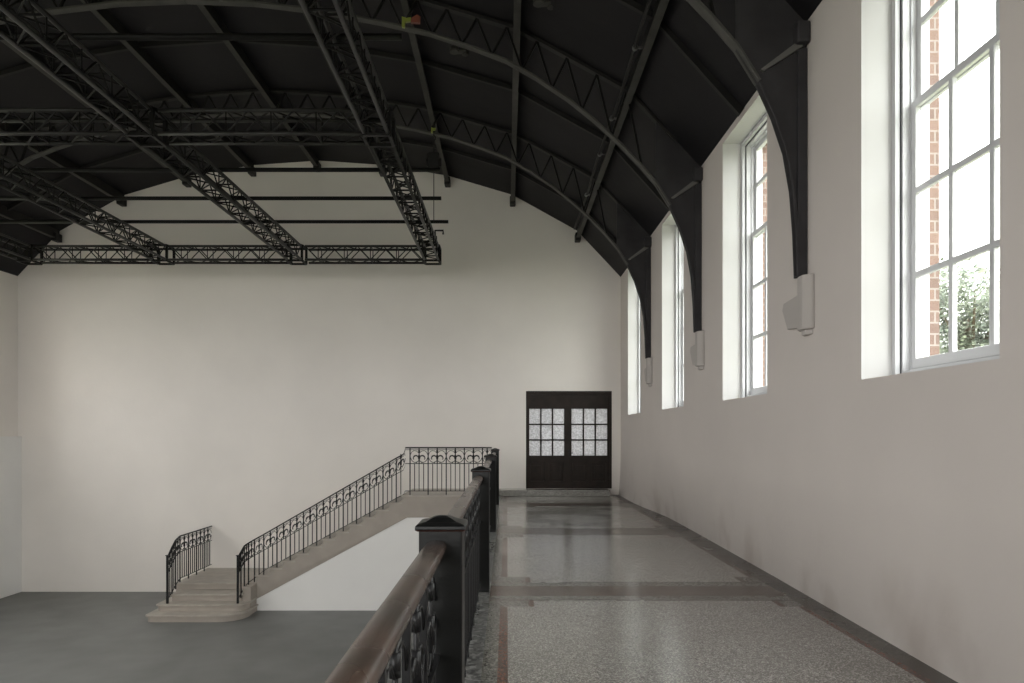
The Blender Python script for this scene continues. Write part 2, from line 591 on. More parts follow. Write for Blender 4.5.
# ---------------------------------------------------------------- windows (right wall)
def make_window(n, c):
    r = tag(empty('window_%d' % n, (3.11, c, Z0)), kind='structure')
    h = WIN_H
    # architrave and box frame, with a dark strip between them painting in the staff-bead shadow
    m = MB()
    fn = lambda u, v, t: (t, c + u, v)
    holed_wall(m, -h + .001, h - .001, Z0 + .001, Z1 - .001, [(-h + .05, h - .05, Z0 + .035, Z1 - .05)], 3.095, 3.132, fn)
    holed_wall(m, -h + .001, h - .001, Z0 + .001, Z1 - .001, [(-h + .075, h - .075, Z0 + .06, Z1 - .075)], 3.142, 3.1995, fn)
    holed_wall(m, -h + .001, h - .001, Z0 + .001, Z1 - .001, [(-h + .09, h - .09, Z0 + .075, Z1 - .09)], 3.20, 3.343, fn)
    m.build('window_frame', M['white'], r)
    m = MB()
    holed_wall(m, -h + .001, h - .001, Z0 + .001, Z1 - .001, [(-h + .055, h - .055, Z0 + .042, Z1 - .06)], 3.1325, 3.1415, fn)
    m.build('groove', M['dark_gap'], r)
    def sash(x0, x1, z0, z1, brail, trail, rows):
        m = MB()
        e = h - .09
        st = .055
        gy = [-e + st + (2 * (e - st)) * k / 3 for k in range(4)]
        mb_ = .024
        holes = []
        for a, b in zip(gy, gy[1:]):
            for p, q in zip(rows, rows[1:]):
                holes.append((a + (mb_ if a > gy[0] + .01 else 0), b - (mb_ if b < gy[-1] - .01 else 0),
                              p + (mb_ if p > rows[0] + .01 else 0), q - (mb_ if q < rows[-1] - .01 else 0)))
        holed_wall(m, -e, e, z0, z1, holes, x0, x1, fn)
        # inner glazing lips, slimmer than the bars, give them a moulded section
        s = m.build('sash', M['white'], r, bevel=.006)
        g = MB()
        xm = (x0 + x1) / 2
        g.box(xm - .002, xm + .002, c - e + .03, c + e - .03, z0 + .03, z1 - .02)
        g.build('glass_pane', M['glass'], s)
        return s
    sash(3.20, 3.238, Z0 + .075, 4.165, .08, .05, [2.135, 2.79, 3.45, 4.105])
    sash(3.242, 3.28, 4.10, Z1 - .09, .05, .06, [4.155, 4.78, Z1 - .145])
    return r
for i, c in enumerate(WC[::-1]):
    make_window(i + 1, c)
# infill of the added, unseen rear opening: a gridded steel frame
r = tag(empty('window_rear', (CX, YB - .1, 0)), kind='structure')
m = MB()
hs = []
nx, nz = 8, 5
for i in range(nx):
    for j in range(nz):
        a = REAR[0] + (REAR[1] - REAR[0]) * i / nx
        b = REAR[0] + (REAR[1] - REAR[0]) * (i + 1) / nx
        p = REAR[2] + (REAR[3] - REAR[2]) * j / nz
        q = REAR[2] + (REAR[3] - REAR[2]) * (j + 1) / nz
        hs.append((a + .04, b - .04, p + .04, q - .04))
holed_wall(m, REAR[0], REAR[1], REAR[2], REAR[3], hs, YB - .12, YB - .05, lambda u, v, t: (u, t, v))
m.build('window_frame', M['white'], r)

# ---------------------------------------------------------------- the double door in the end wall
r = tag(empty('door_1', ((DX0 + DX1) / 2, YE, DZ0)), kind='structure')
fd = lambda u, v, t: (u, t, v)
m = MB()
holed_wall(m, DX0, DX1, DZ0, DZ1, [(DX0 + .05, DX1 - .05, DZ0 - 1, DZ1 - .09)], YE + .02, YE + .14, fd)
m.build('door_frame', M['door'], r, bevel=.006)
px = lambda p: (p - 507) * YE / 700
pz = lambda p: EYE - (p - 433) * YE / 700
for a, b, g0, g1 in ((DX0 + .05, px(567.9), px(529.3), px(564.3)), (px(568.1), DX1 - .05, px(571.7), px(607.5))):
    leaf = empty('door_leaf', ((a + b) / 2, YE + .06, DZ0))
    leaf.parent = r
    leaf.matrix_parent_inverse = Matrix.Translation(-wloc(r))
    gz0, gz1 = pz(455.6), pz(408.7)
    holes = []
    for i in range(3):
        for j in range(3):
            wv, hv = (g1 - g0) / 3, (gz1 - gz0) / 3
            holes.append((g0 + wv * i + (.017 if i else 0), g0 + wv * (i + 1) - (.017 if i < 2 else 0), gz0 + hv * j + (.017 if j else 0), gz0 + hv * (j + 1) - (.017 if j < 2 else 0)))
    mid = (g0 + g1) / 2
    pans = [(g0 + .03, mid - .06, .34, .80), (mid + .06, g1 - .03, .34, .80)]
    m = MB()
    holed_wall(m, a - .008, b + .008, DZ0 - .0, DZ1 - .08, holes + pans, YE + .05, YE + .10, fd)
    lf = m.build('leaf_frame', M['door'], leaf, bevel=.006)
    for p in pans:
        m = MB()
        m.box(p[0] - .01, p[1] + .01, YE + .07, YE + .085, p[2] - .01, p[3] + .01)
        m.box(p[0] + .07, p[1] - .07, YE + .06, YE + .07, p[2] + .07, p[3] - .07)
        m.build('door_panel', M['door'], leaf, bevel=.004)
    m = MB()
    m.box(g0 - .01, g1 + .01, YE + .072, YE + .078, gz0 - .01, gz1 + .01)
    m.build('frosted_glass', M['frost'], leaf)
m = MB()
m.tube([(px(569.6), YE + .05, 1.05), (px(569.6), YE - .0, 1.05), (px(569.6) + .09, YE - .0, 1.05)], .009, 8)
m.box(px(569.6) - .02, px(569.6) + .02, YE + .042, YE + .05, .96, 1.14)
m.build('door_handle', M['iron'], r)

# ---------------------------------------------------------------- roof: ribs, rafters, purlins
ORD = ['nearest', 'second', 'third', 'farthest']
RY = [6.67, 10.28, 13.89]
def make_rib(label):
    r = empty('roof_rib', (CX, 0, 3.03), label, 'roof beam', 'curved iron roof ribs')
    for s in (1, -1):
        pin = [(CX + s * d, z) for d, z in RIBIN]
        top = [(CX + s * min(d, 7.57), ceil_z(d) - .01) for d, z in RIBIN]
        # below the eaves the web runs back to the wall face
        top = [(t[0], t[1]) if d < 7.0 else (CX + s * 7.568, max(z + .02, 5.44 if d < 7.2 else z + .02)) for t, (d, z) in zip(top, RIBIN)]
        m = MB()
        m.strip(top[12:], pin[12:], -.018, .018)
        m.build('rib_web', M['rib'], r)
        # upper chord under the boarding, following its facets
        m = MB()
        ch = [(CX + s * d, ceil_z(d) - .01) for d in (0, 1.62, 3.24, 4.86, 6.48, 7.2)]
        m.strip(ch, [(x_, z_ - .05) for x_, z_ in ch], -.05, .05)
        m.build('upper_chord', M['iron'], r)
        # flange along the curved lower edge
        off = []
        for i, p in enumerate(pin):
            a, b = pin[max(i - 1, 0)], pin[min(i + 1, len(pin) - 1)]
            d = Vector((b[0] - a[0], b[1] - a[1])).normalized()
            nrm = Vector((-d.y, d.x))
            if (nrm.y < 0 and i < 12) or (i >= 12 and nrm.x * s < 0): nrm = -nrm
            off.append((p[0] + nrm.x * .028, p[1] + nrm.y * .028))
        for nm, sl, mt in (('rib_flange', slice(0, 14), M['flange']), ('rib_foot_flange', slice(13, None), M['rib'])):
            m = MB()
            m.strip(off[sl], pin[sl], -.06 if nm == 'rib_flange' else -.05, .06 if nm == 'rib_flange' else .05)
            m.build(nm, mt, r, bevel=.004)
        # post against the wall with its flange, down to the corbel
        m = MB()
        m.box(*sorted((CX + s * 7.475, CX + s * 7.568)), -.045, .045, 3.03, 5.2)
        m.build('rib_foot', M['rib'], r, bevel=.01)
        # fillet bracket seen on the web under the eaves
        m = MB()
        m.prism([(7.12, 4.99), (7.15, 4.975), (7.52, 5.21), (7.49, 5.27)], lambda u, v, t: (CX + s * u, t, v), -.055, -.02)
        m.build('rib_bracket', M['bracket'], r)
        # eaves plate wrapping the rib head
        m = MB()
        m.box(*sorted((CX + s * 7.44, CX + s * 7.568)), -.12, .12, 5.22, 5.42)
        m.build('eaves_plate', M['rib'], r, bevel=.02)
        # bolted lattice stiffeners on the shallow part
        m = MB()
        zi = lambda d: next(za + (zb - za) * (d - a) / (b - a) for (a, za), (b, zb) in zip(RIBIN, RIBIN[1:]) if a <= d <= b)
        for k in range(15):
            d0 = .1 + k * .44
            m.bar((CX + s * d0, 0, zi(d0) + .02), (CX + s * (d0 + .22), 0, ceil_z(d0 + .22) - .05), .03, .03, (0, 1, 0))
            m.bar((CX + s * (d0 + .22), 0, ceil_z(d0 + .22) - .05), (CX + s * (d0 + .44), 0, zi(d0 + .44) + .02), .03, .03, (0, 1, 0))
        m.build('lattice', M['brace'], r)
    return r
lab = ['nearest curved black roof rib, its foot between the two nearest windows',
       'middle curved black roof rib, its foot between second and third windows from right',
       'farthest curved black roof rib, closest to the end wall']
rib = make_rib(lab[0])
for k, y in enumerate(RY):
    o = rib if k == 0 else copy_tree(rib)
    o.location.y = y
    o['label'] = lab[k]

def make_corbel():
    r = empty('wall_corbel', (XR, 0, 2.45), 'x', 'corbel', 'white corbels under the roof ribs')
    m = MB()
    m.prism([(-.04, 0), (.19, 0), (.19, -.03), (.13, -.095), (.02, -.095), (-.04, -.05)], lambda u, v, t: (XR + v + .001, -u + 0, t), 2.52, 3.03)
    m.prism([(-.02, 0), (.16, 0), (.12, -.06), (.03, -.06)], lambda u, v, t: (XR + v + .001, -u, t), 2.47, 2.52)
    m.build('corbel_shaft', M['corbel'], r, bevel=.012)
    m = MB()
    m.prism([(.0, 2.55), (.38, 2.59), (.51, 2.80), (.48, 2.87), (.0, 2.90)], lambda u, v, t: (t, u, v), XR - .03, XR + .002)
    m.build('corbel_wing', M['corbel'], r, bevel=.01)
    return r
clab = ['white plaster wall corbel under the nearest roof rib foot', 'white plaster wall corbel under the middle roof rib foot', 'white plaster wall corbel under the farthest roof rib foot']
cb = make_corbel()
for k, y in enumerate(RY):
    o = cb if k == 0 else copy_tree(cb)
    o.location.y = y
    o['label'] = clab[k]

# slender rafters half way between the ribs, following the boarded facets
def make_rafter():
    m = MB()
    m.strip([(x, z - .005) for x, z in full], [(x * 1 + (0.0 if abs(x - CX) < 7 else (-.05 if x > CX else .05)), z - .085) for x, z in full], -.03, .03)
    return m.build('roof_rafter', M['iron'])
raf = make_rafter()
rlab = ['thin dark roof rafter nearest the camera, before the nearest rib', 'thin dark roof rafter between the nearest and middle ribs', 'thin dark roof rafter between the middle and farthest ribs', 'thin dark roof rafter between the farthest rib and the end wall']
for k, y in enumerate((4.82, 8.44, 12.06, 15.7)):
    o = raf if k == 0 else raf.copy()
    if k: COL.objects.link(o)
    o.location.y = y
    tag(o, rlab[k], 'rafter', 'slender rafters between the ribs')

PL = ['first', 'second', 'third', 'fourth', 'fifth', 'sixth', 'seventh', 'eighth', 'ninth']
for k in range(9):
    d = 6.48 - 1.62 * k
    x = CX + d
    zc = ceil_z(d) - .01
    r = empty('roof_purlin', (x, YE / 2, zc), PL[k] + ' long iron roof purlin counted from the window wall', 'purlin', 'iron purlins along the roof')
    m = MB()
    m.box(x - .012, x + .012, YB + .1, YE - .05, zc - .22, zc)
    m.build('purlin_web', M['iron'], r)
    m = MB()
    m.box(x - .05, x + .05, YB + .1, YE - .05, zc - .238, zc - .22)
    m.build('purlin_flange', M['rib_edge'] if True else M['iron'], r)
    # the small hanger block seen where it meets the end wall
    m = MB()
    m.box(x - .07, x + .07, YE - .28, YE - .02, zc - .30, zc - .10)
    m.build('purlin_shoe', M['iron'], r, bevel=.02)
    if k == 0:
        m = MB()
        pts = [(x - .13 - .015 * math.sin(i * .9), 3 + i * .6, zc - .16) for i in range(24)]
        m.tube(pts, .022, 8)
        cd = m.build('cable_conduit', M['iron'], r)
        for yy in (7.6, 8.9, 10.9, 12.3, 14.4):
            m = MB()
            m.tube([(x - .13, yy - .025, zc - .16), (x - .13, yy + .025, zc - .16)], .036, 10)
            m.box(x - .14, x - .01, yy - .02, yy + .02, zc - .17, zc - .15)
            m.build('pipe_clamp', M['steel'], cd)

# ---------------------------------------------------------------- lighting rig
HB, HT = EYE + 3.85, EYE + 4.15
ST = .30
def make_truss_mesh(L, name_parent):
    """truss along local +y, cross-section x 0..ST, z 0..ST"""
    for a in (0, ST):
        for b in (0, ST):
            m = MB()
            m.tube([(a, 0, b), (a, L, b)], .028, 8)
            m.build('chord', M['truss'], name_parent)
    n = max(2, round(L / .29))
    st = L / n
    m = MB()
    for k in range(n):
        y0, y1 = k * st, (k + 1) * st
        zz = (0, ST) if k % 2 == 0 else (ST, 0)
        for a in (0, ST):
            m.tube([(a, y0, zz[0]), (a, y1, zz[1])], .0115, 5)
        for b in (0, ST):
            m.tube([(zz[0], y0, b), (zz[1], y1, b)], .0115, 5)
        if k % 2 == 0:
            for b in (0, ST):
                m.tube([(0, y0, b), (ST, y0, b)], .014, 5)
            for a in (0, ST):
                m.tube([(a, y0, 0), (a, y0, ST)], .010, 5)
    m.build('bracing', M['brace'], name_parent)
YT0, YM, YF = 1.2, 9.0, 15.55
GAP = .045                        # half a joint frame beyond the chords
TX = [-1.83, -4.87, -7.87, -10.87]
tn = ['nearest the windows', 'second from the windows', 'third from the windows', 'farthest left']
lt = empty('lighting_truss', (0, 0, 0), 'x', 'truss', 'long lighting trusses')
make_truss_mesh(YM - GAP - YT0, lt)
lt2 = empty('lighting_truss', (0, 0, 0), 'x', 'truss', 'long lighting trusses')
make_truss_mesh(YF - YM - ST - 2 * GAP, lt2)
for k, x in enumerate(TX):
    for src, y, lb in ((lt, YT0, 'black front-to-back lighting truss %s, its half nearer the camera' % tn[k]), (lt2, YM + ST + GAP, 'black front-to-back lighting truss %s, its half nearer the end wall' % tn[k])):
        o = src if k == 0 else copy_tree(src)
        o.location = (x, y, HB)
        o['label'] = lb
cn = ['first bay from the windows', 'second bay from the windows', 'third bay from the windows']
lc = None
for y, wh in ((YM, 'black cross truss under the roof in mid rig, '), (YF, 'black cross truss at the far end of the rig, ')):
    for k in range(3):
        if lc is None:
            o = lc = empty('cross_truss', (0, 0, 0), 'x', 'truss', 'cross trusses of the rig')
            make_truss_mesh(2.70 - 2 * GAP, lc)
        else:
            o = copy_tree(lc)
        o.rotation_euler.z = math.pi / 2
        o.location = (TX[k] - GAP, y, HB)
        o['label'] = wh + cn[k]
# battens across the rig
bl = ['black horizontal batten pipe nearest the camera, high across the rig', 'black horizontal batten pipe, uppermost of the three before the end wall',
      'black horizontal batten pipe, middle of the three before the end wall', 'black horizontal batten pipe, lowest of the three before the end wall']
m = MB()
m.tube([(-11.3, 0, 0), (-1.12, 0, 0)], .034, 10)
bt = m.build('batten_pipe', M['brace'])
for k, (y, dx) in enumerate(((7.44, .0), (11.2, .05), (12.56, -.06), (13.95, -.05))):
    o = bt if k == 0 else bt.copy()
    if k: COL.objects.link(o)
    o.location = (dx, y, EYE + 4.2 + .01)
    tag(o, bl[k], 'pipe', 'batten pipes across the rig')
# junction blocks where trusses cross
jb = None
JL = {0: 'nearest the windows', 1: 'second from the windows', 2: 'third from the windows', 3: 'at the far left'}
for k, x in enumerate(TX):
    for y, wh in ((9.0, 'middle cross truss'), (15.55, 'far cross truss')):
        if jb is None:
            r = empty('truss_corner_block', (0, 0, 0), 'x', 'truss joint', 'truss corner blocks')
            m = MB()
            for a in (-.02, ST + .02):
                for b in (-.02, ST + .02):
                    m.bar((a, b, -.02), (a, b, ST + .02), .045)
            for b in (-.02, ST + .02):
                m.bar((-.02, -.02, b), (ST + .02, -.02, b), .04)
                m.bar((-.02, ST + .02, b), (ST + .02, ST + .02, b), .04)
                m.bar((-.02, 0, b), (-.02, ST, b), .04)
                m.bar((ST + .02, 0, b), (ST + .02, ST + .02, b), .04)
            m.build('block_frame', M['brace'], r)
            jb = r
            for a in (0, ST):
                for b in (.03, ST - .03):
                    m = MB()
                    m.tube([(a, -.0405, b), (a, -.0445, b)], .014, 8)
                    m.build('coupler_pin', M['steel'], r)
        else:
            r = copy_tree(jb)
        r.location = (x, y, HB)
        r['label'] = 'black joint frame where truss %s meets the %s' % (JL[k], wh)
# chain hoists hung from the roof
def make_hoist():
    r = empty('chain_hoist', (0, 0, 0), 'x', 'hoist')
    m = MB()
    m.box(-.11, .11, -.09, .09, 0, .34)
    m.tube([(-.15, 0, .17), (.15, 0, .17)], .085, 12)
    m.build('hoist_body', M['iron'], r, bevel=.02)
    m = MB()
    m.tube([(0, 0, .34), (0, 0, .60), (.03, 0, .63), (.03, 0, .68), (0, 0, .70), (0, 0, .95)], .014, 6)
    m.build('hook', M['iron'], r)
    m = MB()
    m.tube([(.0, 0, 0), (.0, 0, -1.0)], .008, 6)
    m.build('chain', M['iron'], r)
    return r
h0 = make_hoist()
h0.location = (-1.45, 13.87, 6.74)
h0['label'] = 'black chain hoist hanging from the farthest rib beside the first truss'
# little coloured clamps at the feet of ribs
m0 = None
for (y, lb, f) in ((10.25, 'small yellow-green and orange clamp on the middle roof rib', 1), (13.87, 'small yellow-green clamp on the farthest roof rib', .7)):
    r = empty('cable_clamp', (-1.42, y - .09, 7.45), lb, 'clamp', 'coloured clamps on the ribs')
    m = MB()
    m.prism([(-.10 * f, .07 * f), (-.03 * f, .045 * f), (.03 * f, .06 * f), (.02 * f, -.0), (-.05 * f, -.01), (-.06 * f, -.09 * f), (-.10 * f, -.08 * f)][::-1],
            lambda u, v, t: (-1.42 + u, t, 7.50 + v), y - .14, y - .10)
    m.build('yellow_jaw', M['yellow'], r)
    if f == 1:
        m = MB()
        m.prism([(.03, -.02), (.16, -.03), (.17, .06), (.12, .09), (.04, .04)], lambda u, v, t: (-1.42 + u, t, 7.50 + v), y - .15, y - .10)
        m.build('orange_jaw', M['orange'], r)
# a small bracket clamp on the end of the first truss
r = empty('truss_clamp', (-1.5, 15.0, 5.75), 'small black hook clamp on the far end of the first truss', 'clamp')
m = MB()
m.tube([(-1.53, 14.9, HT), (-1.53, 14.9, HT + .16), (-1.36, 14.9, HT + .16), (-1.36, 14.9, HT + .08)], .022, 8)
m.build('hook', M['truss'], r)
m = MB()
m.box(-1.57, -1.49, 14.86, 14.94, HT - .03, HT + .04)
m.build('clamp_body', M['truss'], r, bevel=.008)
# small round fittings on the boarding
fl = ['small round grey ceiling fitting near the middle rib', 'small round grey ceiling fitting beyond the middle rib']
m = MB()
m.tube([(0, 0, 0), (0, 0, .07)], .075, 14)
m.tube([(.17, .1, .01), (.17, .1, .08)], .05, 12)
m.box(-.02, .19, -.01, .11, .03, .05)
cf = m.build('ceiling_fitting', M['rib_edge'])
for k, (x, y, z) in enumerate(((.42, 9.3, ceil_z(5.14) - .12), (-.85, 11.3, ceil_z(3.87) - .12))):
    o = cf if k == 0 else cf.copy()
    if k: COL.objects.link(o)
    o.location = (x, y, z)
    tag(o, fl[k], 'ceiling fitting', 'round ceiling fittings')

# ---------------------------------------------------------------- wrought-iron railing bays
def spiral(cx, cz, r0, r1, a0, a1, n=16):
    return [(cx + (r0 + (r1 - r0) * k / n) * math.cos(a0 + (a1 - a0) * k / n), cz + (r0 + (r1 - r0) * k / n) * math.sin(a0 + (a1 - a0) * k / n)) for k in range(n + 1)]

def ornament(fr, hgt, r, wid):
    """list of (points, radius) in bay coordinates u 0..1, v 0..hgt (v measured up from the frieze rail); wid = true bay width"""
    out = []
    P = math.pi
    def S_(pts, rr=r):
        out.append(([(.5 + x / wid, hgt * .5 + z) for x, z in pts], rr))
    h = hgt / 2
    a = wid * .5
    # spear up the middle, swelling at the waist
    S_([(0, -h), (0, h)], r * 1.25)
    S_([(0, h * .42), (0, h * .75)], r * 2.2)
    S_([(0, -h * .45), (0, h * .12)], r * 2.3)
    for s in (-1, 1):
        # arms that leave the waist, rise and curl downward (fleur-de-lis)
        arm = [(s * x * a, z * h) for x, z in ((0, -.46), (.08, -.18), (.18, -.02), (.32, .06), (.48, .02), (.60, -.12), (.66, -.30), (.62, -.42), (.54, -.40))]
        S_(arm, r)
        S_(arm[2:6], r * 1.5)
        # shallow arc rising from the frieze rail to meet the post
        c2 = [(s * x * a, z * h) for x, z in ((.04, -.60), (.22, -.80), (.44, -.86), (.66, -.76), (.84, -.52), (.96, -.20))]
        S_(c2, r * .75)
        # thin upper tendril below the handrail
        c3 = [(s * x * a, z * h) for x, z in ((.06, .42), (.30, .66), (.58, .70), (.82, .52), (.96, .16))]
        S_(c3, r * .6)
        # small drop between
        S_([(s * .30 * a, -h * .74), (s * .30 * a, -h * .98)], r * .8)
    return out

def bay(parent, A, B, hA, hB, frieze, r_bar, r_orn, nb=3, post=True, foot=.0, brail=.09, sx=1.0):
    """A, B: 3-D foot points; hA, hB: rail heights above them. Builds posts, balusters, frieze, ornament."""
    A, B = Vector(A), Vector(B)
    wid = max((Vector((B.x, B.y)) - Vector((A.x, A.y))).length, .05)
    def at(u, v):                                   # v runs 0 at foot to 1 at rail
        p = A.lerp(B, u)
        return Vector((p.x, p.y, p.z + v))
    hh = lambda u: hA + (hB - hA) * u
    if post:
        m = MB()
        m.bar(at(0, -foot), at(0, hA), r_bar * 2.3, r_bar * 2.3)
        m.build('baluster', M['wrought'], parent)
    for k in range(nb):
        u = (k + 1) / (nb + 1)
        m = MB()
        m.bar(at(u, brail), at(u, hh(u) - frieze), r_bar * 1.7, r_bar * 1.7)
        m.build('baluster', M['wrought'], parent)
    m = MB()
    for pts, rr in ornament(None, frieze, r_orn, wid):
        m.tube([at(u, hh(u) - frieze + v) for u, v in pts], rr, 6)
    m.build('scroll_ornament', M['wrought'], parent)

def rail_along(parent, name, pts, wd, ht, matl):
    m = MB()
    pts = [Vector(p) for p in pts]
    secs = []
    n = 10
    for i, p in enumerate(pts):
        d = pts[min(i + 1, len(pts) - 1)] - pts[max(i - 1, 0)]
        d2 = Vector((d.x, d.y, 0)).normalized()
        a = Vector((d2.y, -d2.x, 0))
        secs.append([m.bm.verts.new(p + a * (wd / 2 * math.cos(t)) + Vector((0, 0, ht / 2 * math.sin(t)))) for t in (2 * math.pi * k / n for k in range(n))])
    for P_, Q_ in zip(secs, secs[1:]):
        for k in range(n):
            f = m.bm.faces.new((P_[k], P_[(k + 1) % n], Q_[(k + 1) % n], Q_[k]))
            f.smooth = True
    m.bm.faces.new(secs[0][::-1])
    m.bm.faces.new(secs[-1])
    return m.build(name, matl, parent)

# ---- gallery balustrade: newels and panels
NY = [2.785 + 4.125 * k for k in range(-1, 4)]       # newel centres
NX, NW = -.257, .084
def make_newel():
    r = empty('newel_post', (0, 0, 0), 'x', 'newel post', 'newel posts of the gallery')
    m = MB()
    m.box(-NW, NW, -NW, NW, 0, 1.178)
    m.build('post_shaft', M['newel'], r, bevel=.007)
    m = MB()
    m.lathe_sq([(.088, 0), (.0975, .006)], 0, 0, 1.170)
    m.build('cap_underside', M['newel_edge'], r)
    m = MB()
    m.lathe_sq([(.0965, .0), (.0975, .004), (.097, .013), (.092, .0195), (.078, .0245), (.060, .0285), (.048, .034), (.036, .0405), (.022, .0455), (.008, .0475)], 0, 0, 1.176)
    m.build('cap', M['newel'], r, bevel=.002)
    return r
nl = ['black square newel post behind the camera end of the gallery', 'nearest black square newel post with an ogee cap, in the foreground', 'second black square newel post along the gallery',
      'third black square newel post along the gallery', 'farthest black square newel post, at the head of the stairs']
nv = make_newel()
for k, y in enumerate(NY[1:]):
    o = nv if k == 0 else copy_tree(nv)
    o.location = (NX, y, 0)
    o['label'] = nl[k + 1]

RX = -.274
def rail_profile_mesh(y0, y1):
    """broad handrail, rounded on top, with fillets below: swept along y"""
    prof = [(-.030, -.062), (-.030, -.048), (-.042, -.040), (-.048, -.026), (-.046, -.012), (-.040, -.003), (-.022, .003), (0, .005), (.022, .003), (.040, -.003), (.046, -.012), (.048, -.026), (.042, -.040), (.030, -.048), (.030, -.062)]
    m = MB()
    ys_ = [y0 + (y1 - y0) * i / 14 for i in range(15)]
    rings = [[m.bm.verts.new((RX + a * .86, y, 1.132 + b)) for a, b in prof] for y in ys_]
    for A, B in zip(rings, rings[1:]):
        for k in range(len(prof)):
            f = m.bm.faces.new((A[k], A[(k + 1) % len(prof)], B[(k + 1) % len(prof)], B[k]))
            f.smooth = True
    m.bm.faces.new(rings[0][::-1])
    m.bm.faces.new(rings[-1])
    return m
def gallery_panel(y0, y1, label, top=1.07):
    r = empty('gallery_railing', (RX, (y0 + y1) / 2, 0), label, 'railing', 'wrought iron railings between the newels')
    rail_profile_mesh(y0, y1).build('handrail', M['handrail'], r)
    n = 10
    L = (y1 - y0) / n
    for nm, z, w_, h_ in (('top_rail', 1.064, .038, .012), ('frieze_rail', .690, .030, .014), ('bottom_rail', .10, .034, .016)):
        m = MB()
        m.box(RX - w_ / 2, RX + w_ / 2, y0, y1, z - h_ / 2, z + h_ / 2)
        m.build(nm, M['wrought'], r)
    for k in range(n):
        bay(r, (RX, y0 + k * L, 0.0), (RX, y0 + (k + 1) * L, 0.0), 1.06, 1.06, .37, .010, .0072, 3, k > 0, 0, .10)
    return r
gl = ['nearest gallery railing section with a worn brown handrail, in the foreground', 'gallery railing section between the nearest and second newel posts',
      'gallery railing section between the second and third newel posts', 'gallery railing section between the third and farthest newel posts']
for k in range(4):
    gallery_panel(NY[k] + NW, NY[k + 1] - NW, gl[k])

# ---------------------------------------------------------------- staircase
YS = 15.68                       # front face of the upper flight
LZ, BZ = .157, -1.83             # upper and lower landing levels
st = empty('staircase', (-5.8, 15.6, ZH), 'beige stone staircase rising against the end wall to the gallery', 'staircase')
px0, rise, run = -2.49, .163, .298
steps = [(px0 - run * k, LZ - rise * (k + 1)) for k in range(11)]      # centres and tread heights
# flight body: sawtooth top, straight soffit
saw = []
x = px0 + run / 2
saw.append((x, LZ - .03))
for cx_, z in steps:
    saw.append((cx_ + run / 2, z - .03))
    saw.append((cx_ - run / 2, z - .03))
xb = steps[-1][0] - run / 2
poly = [(xb, BZ - .05), (xb, -2.20 + .03), (-2.24, -.344), (-.30, -.344), (-.30, LZ - .03)] + saw
m = MB()
m.prism(poly, lambda u, v, t: (u, t, v), YS, YE - .004)
m.build('stair_flight', M['stone'], st, bevel=.004)
for cx_, z in steps:
    m = MB()
    m.box(cx_ - run / 2 - .025, cx_ + run / 2, YS - .03, YE - .004, z - .03, z)
    m.build('tread', M['stone_tread'], st, bevel=.006)
# raked stringer face with a small ledge at every step
ln = lambda x: LZ - rise + (x - (px0 + .05)) * rise / run
m = MB()
xa_, xc_ = xb + .02, -.31
m.prism([(xa_, ln(xa_) - .30), (-2.24, -.33), (xc_, -.33), (xc_, LZ - .031), (px0 + .05 + run * (rise - .031) / rise, LZ - .031), (xa_, ln(xa_))], lambda u, v, t: (u, t, v), YS - .022, YS - .0005)
m.build('stringer', M['stone'], st)
m = MB()
m.box(px0 + run / 2 - .025, -.30, YS - .03, YE - .004, LZ - .03, LZ)
m.build('upper_landing', M['stone_tread'], st, bevel=.006)
m = MB()
m.box(-7.48, xb + .002, 15.82, YE - .004, ZH, BZ - .035)
m.build('lower_landing', M['stone'], st)
m = MB()
m.box(-7.50, xb, 15.79, YE - .004, BZ - .035, BZ)
m.build('landing_slab', M['stone_tread'], st, bevel=.006)
def round_step(x0, x1, y0, y1, z0, z1, rl, rr):
    def outline(e):
        pts = []
        for k in range(9):
            t = math.pi + k * math.pi / 16
            pts.append((x0 - e + rl + rl * math.cos(t), y0 - e + rl + rl * math.sin(t)))
        for k in range(9):
            t = 1.5 * math.pi + k * math.pi / 16
            pts.append((x1 + e - rr + rr * math.cos(t), y0 - e + rr + rr * math.sin(t)))
        return pts + [(x1 + e, y1), (x0 - e, y1)]
    m = MB()
    m.prism(outline(0), lambda u, v, t: (u, v, t), z0, z1 - .035)
    m.build('riser', M['stone'], st)
    m = MB()
    m.prism(outline(.03), lambda u, v, t: (u, v, t), z1 - .035, z1)
    m.build('tread', M['stone_tread'], st, bevel=.008)
round_step(-7.60, -5.60, 14.72, 15.82, ZH, -2.28, .12, .50)
round_step(-7.52, -5.63, 15.02, 15.82, -2.28, -2.13, .10, .28)
round_step(-7.36, -5.80, 15.34, 15.82, -2.13, -1.98, .03, .03)
m = MB()
m.box(-5.80, xb + .004, 15.34, YS + .14, ZH, BZ + .0)
m.build('pedestal_block', M['stone'], st, bevel=.01)

m = MB()
m.prism([(-5.66, ZH), (-.30, ZH), (-.30, -.344), (-2.24, -.344), (-5.66, -2.20)], lambda u, v, t: (u, t, v), YS + .012, YS + .12)
struct(m.build('wall_under_stairs', M['wall_low']))

# railings of the stair
def stair_rail(label, feet, heights, loc, newel=True, closing=True):
    r = empty('stair_railing', loc, label, 'railing', 'wrought iron stair railings')
    top = [Vector((f[0], f[1], f[2] + h)) for f, h in zip(feet, heights)]
    rail_along(r, 'handrail', [t + Vector((0, 0, .015)) for t in top], .045, .035, M['wrought'])
    FR = .34
    rail_along(r, 'frieze_rail', [t - Vector((0, 0, FR)) for t in top], .022, .018, M['wrought'])
    rail_along(r, 'top_rail', [t - Vector((0, 0, .03)) for t in top], .022, .014, M['wrought'])
    rail_along(r, 'bottom_rail', [Vector(f) + Vector((0, 0, .09)) for f in feet], .022, .018, M['wrought'])
    return r, FR
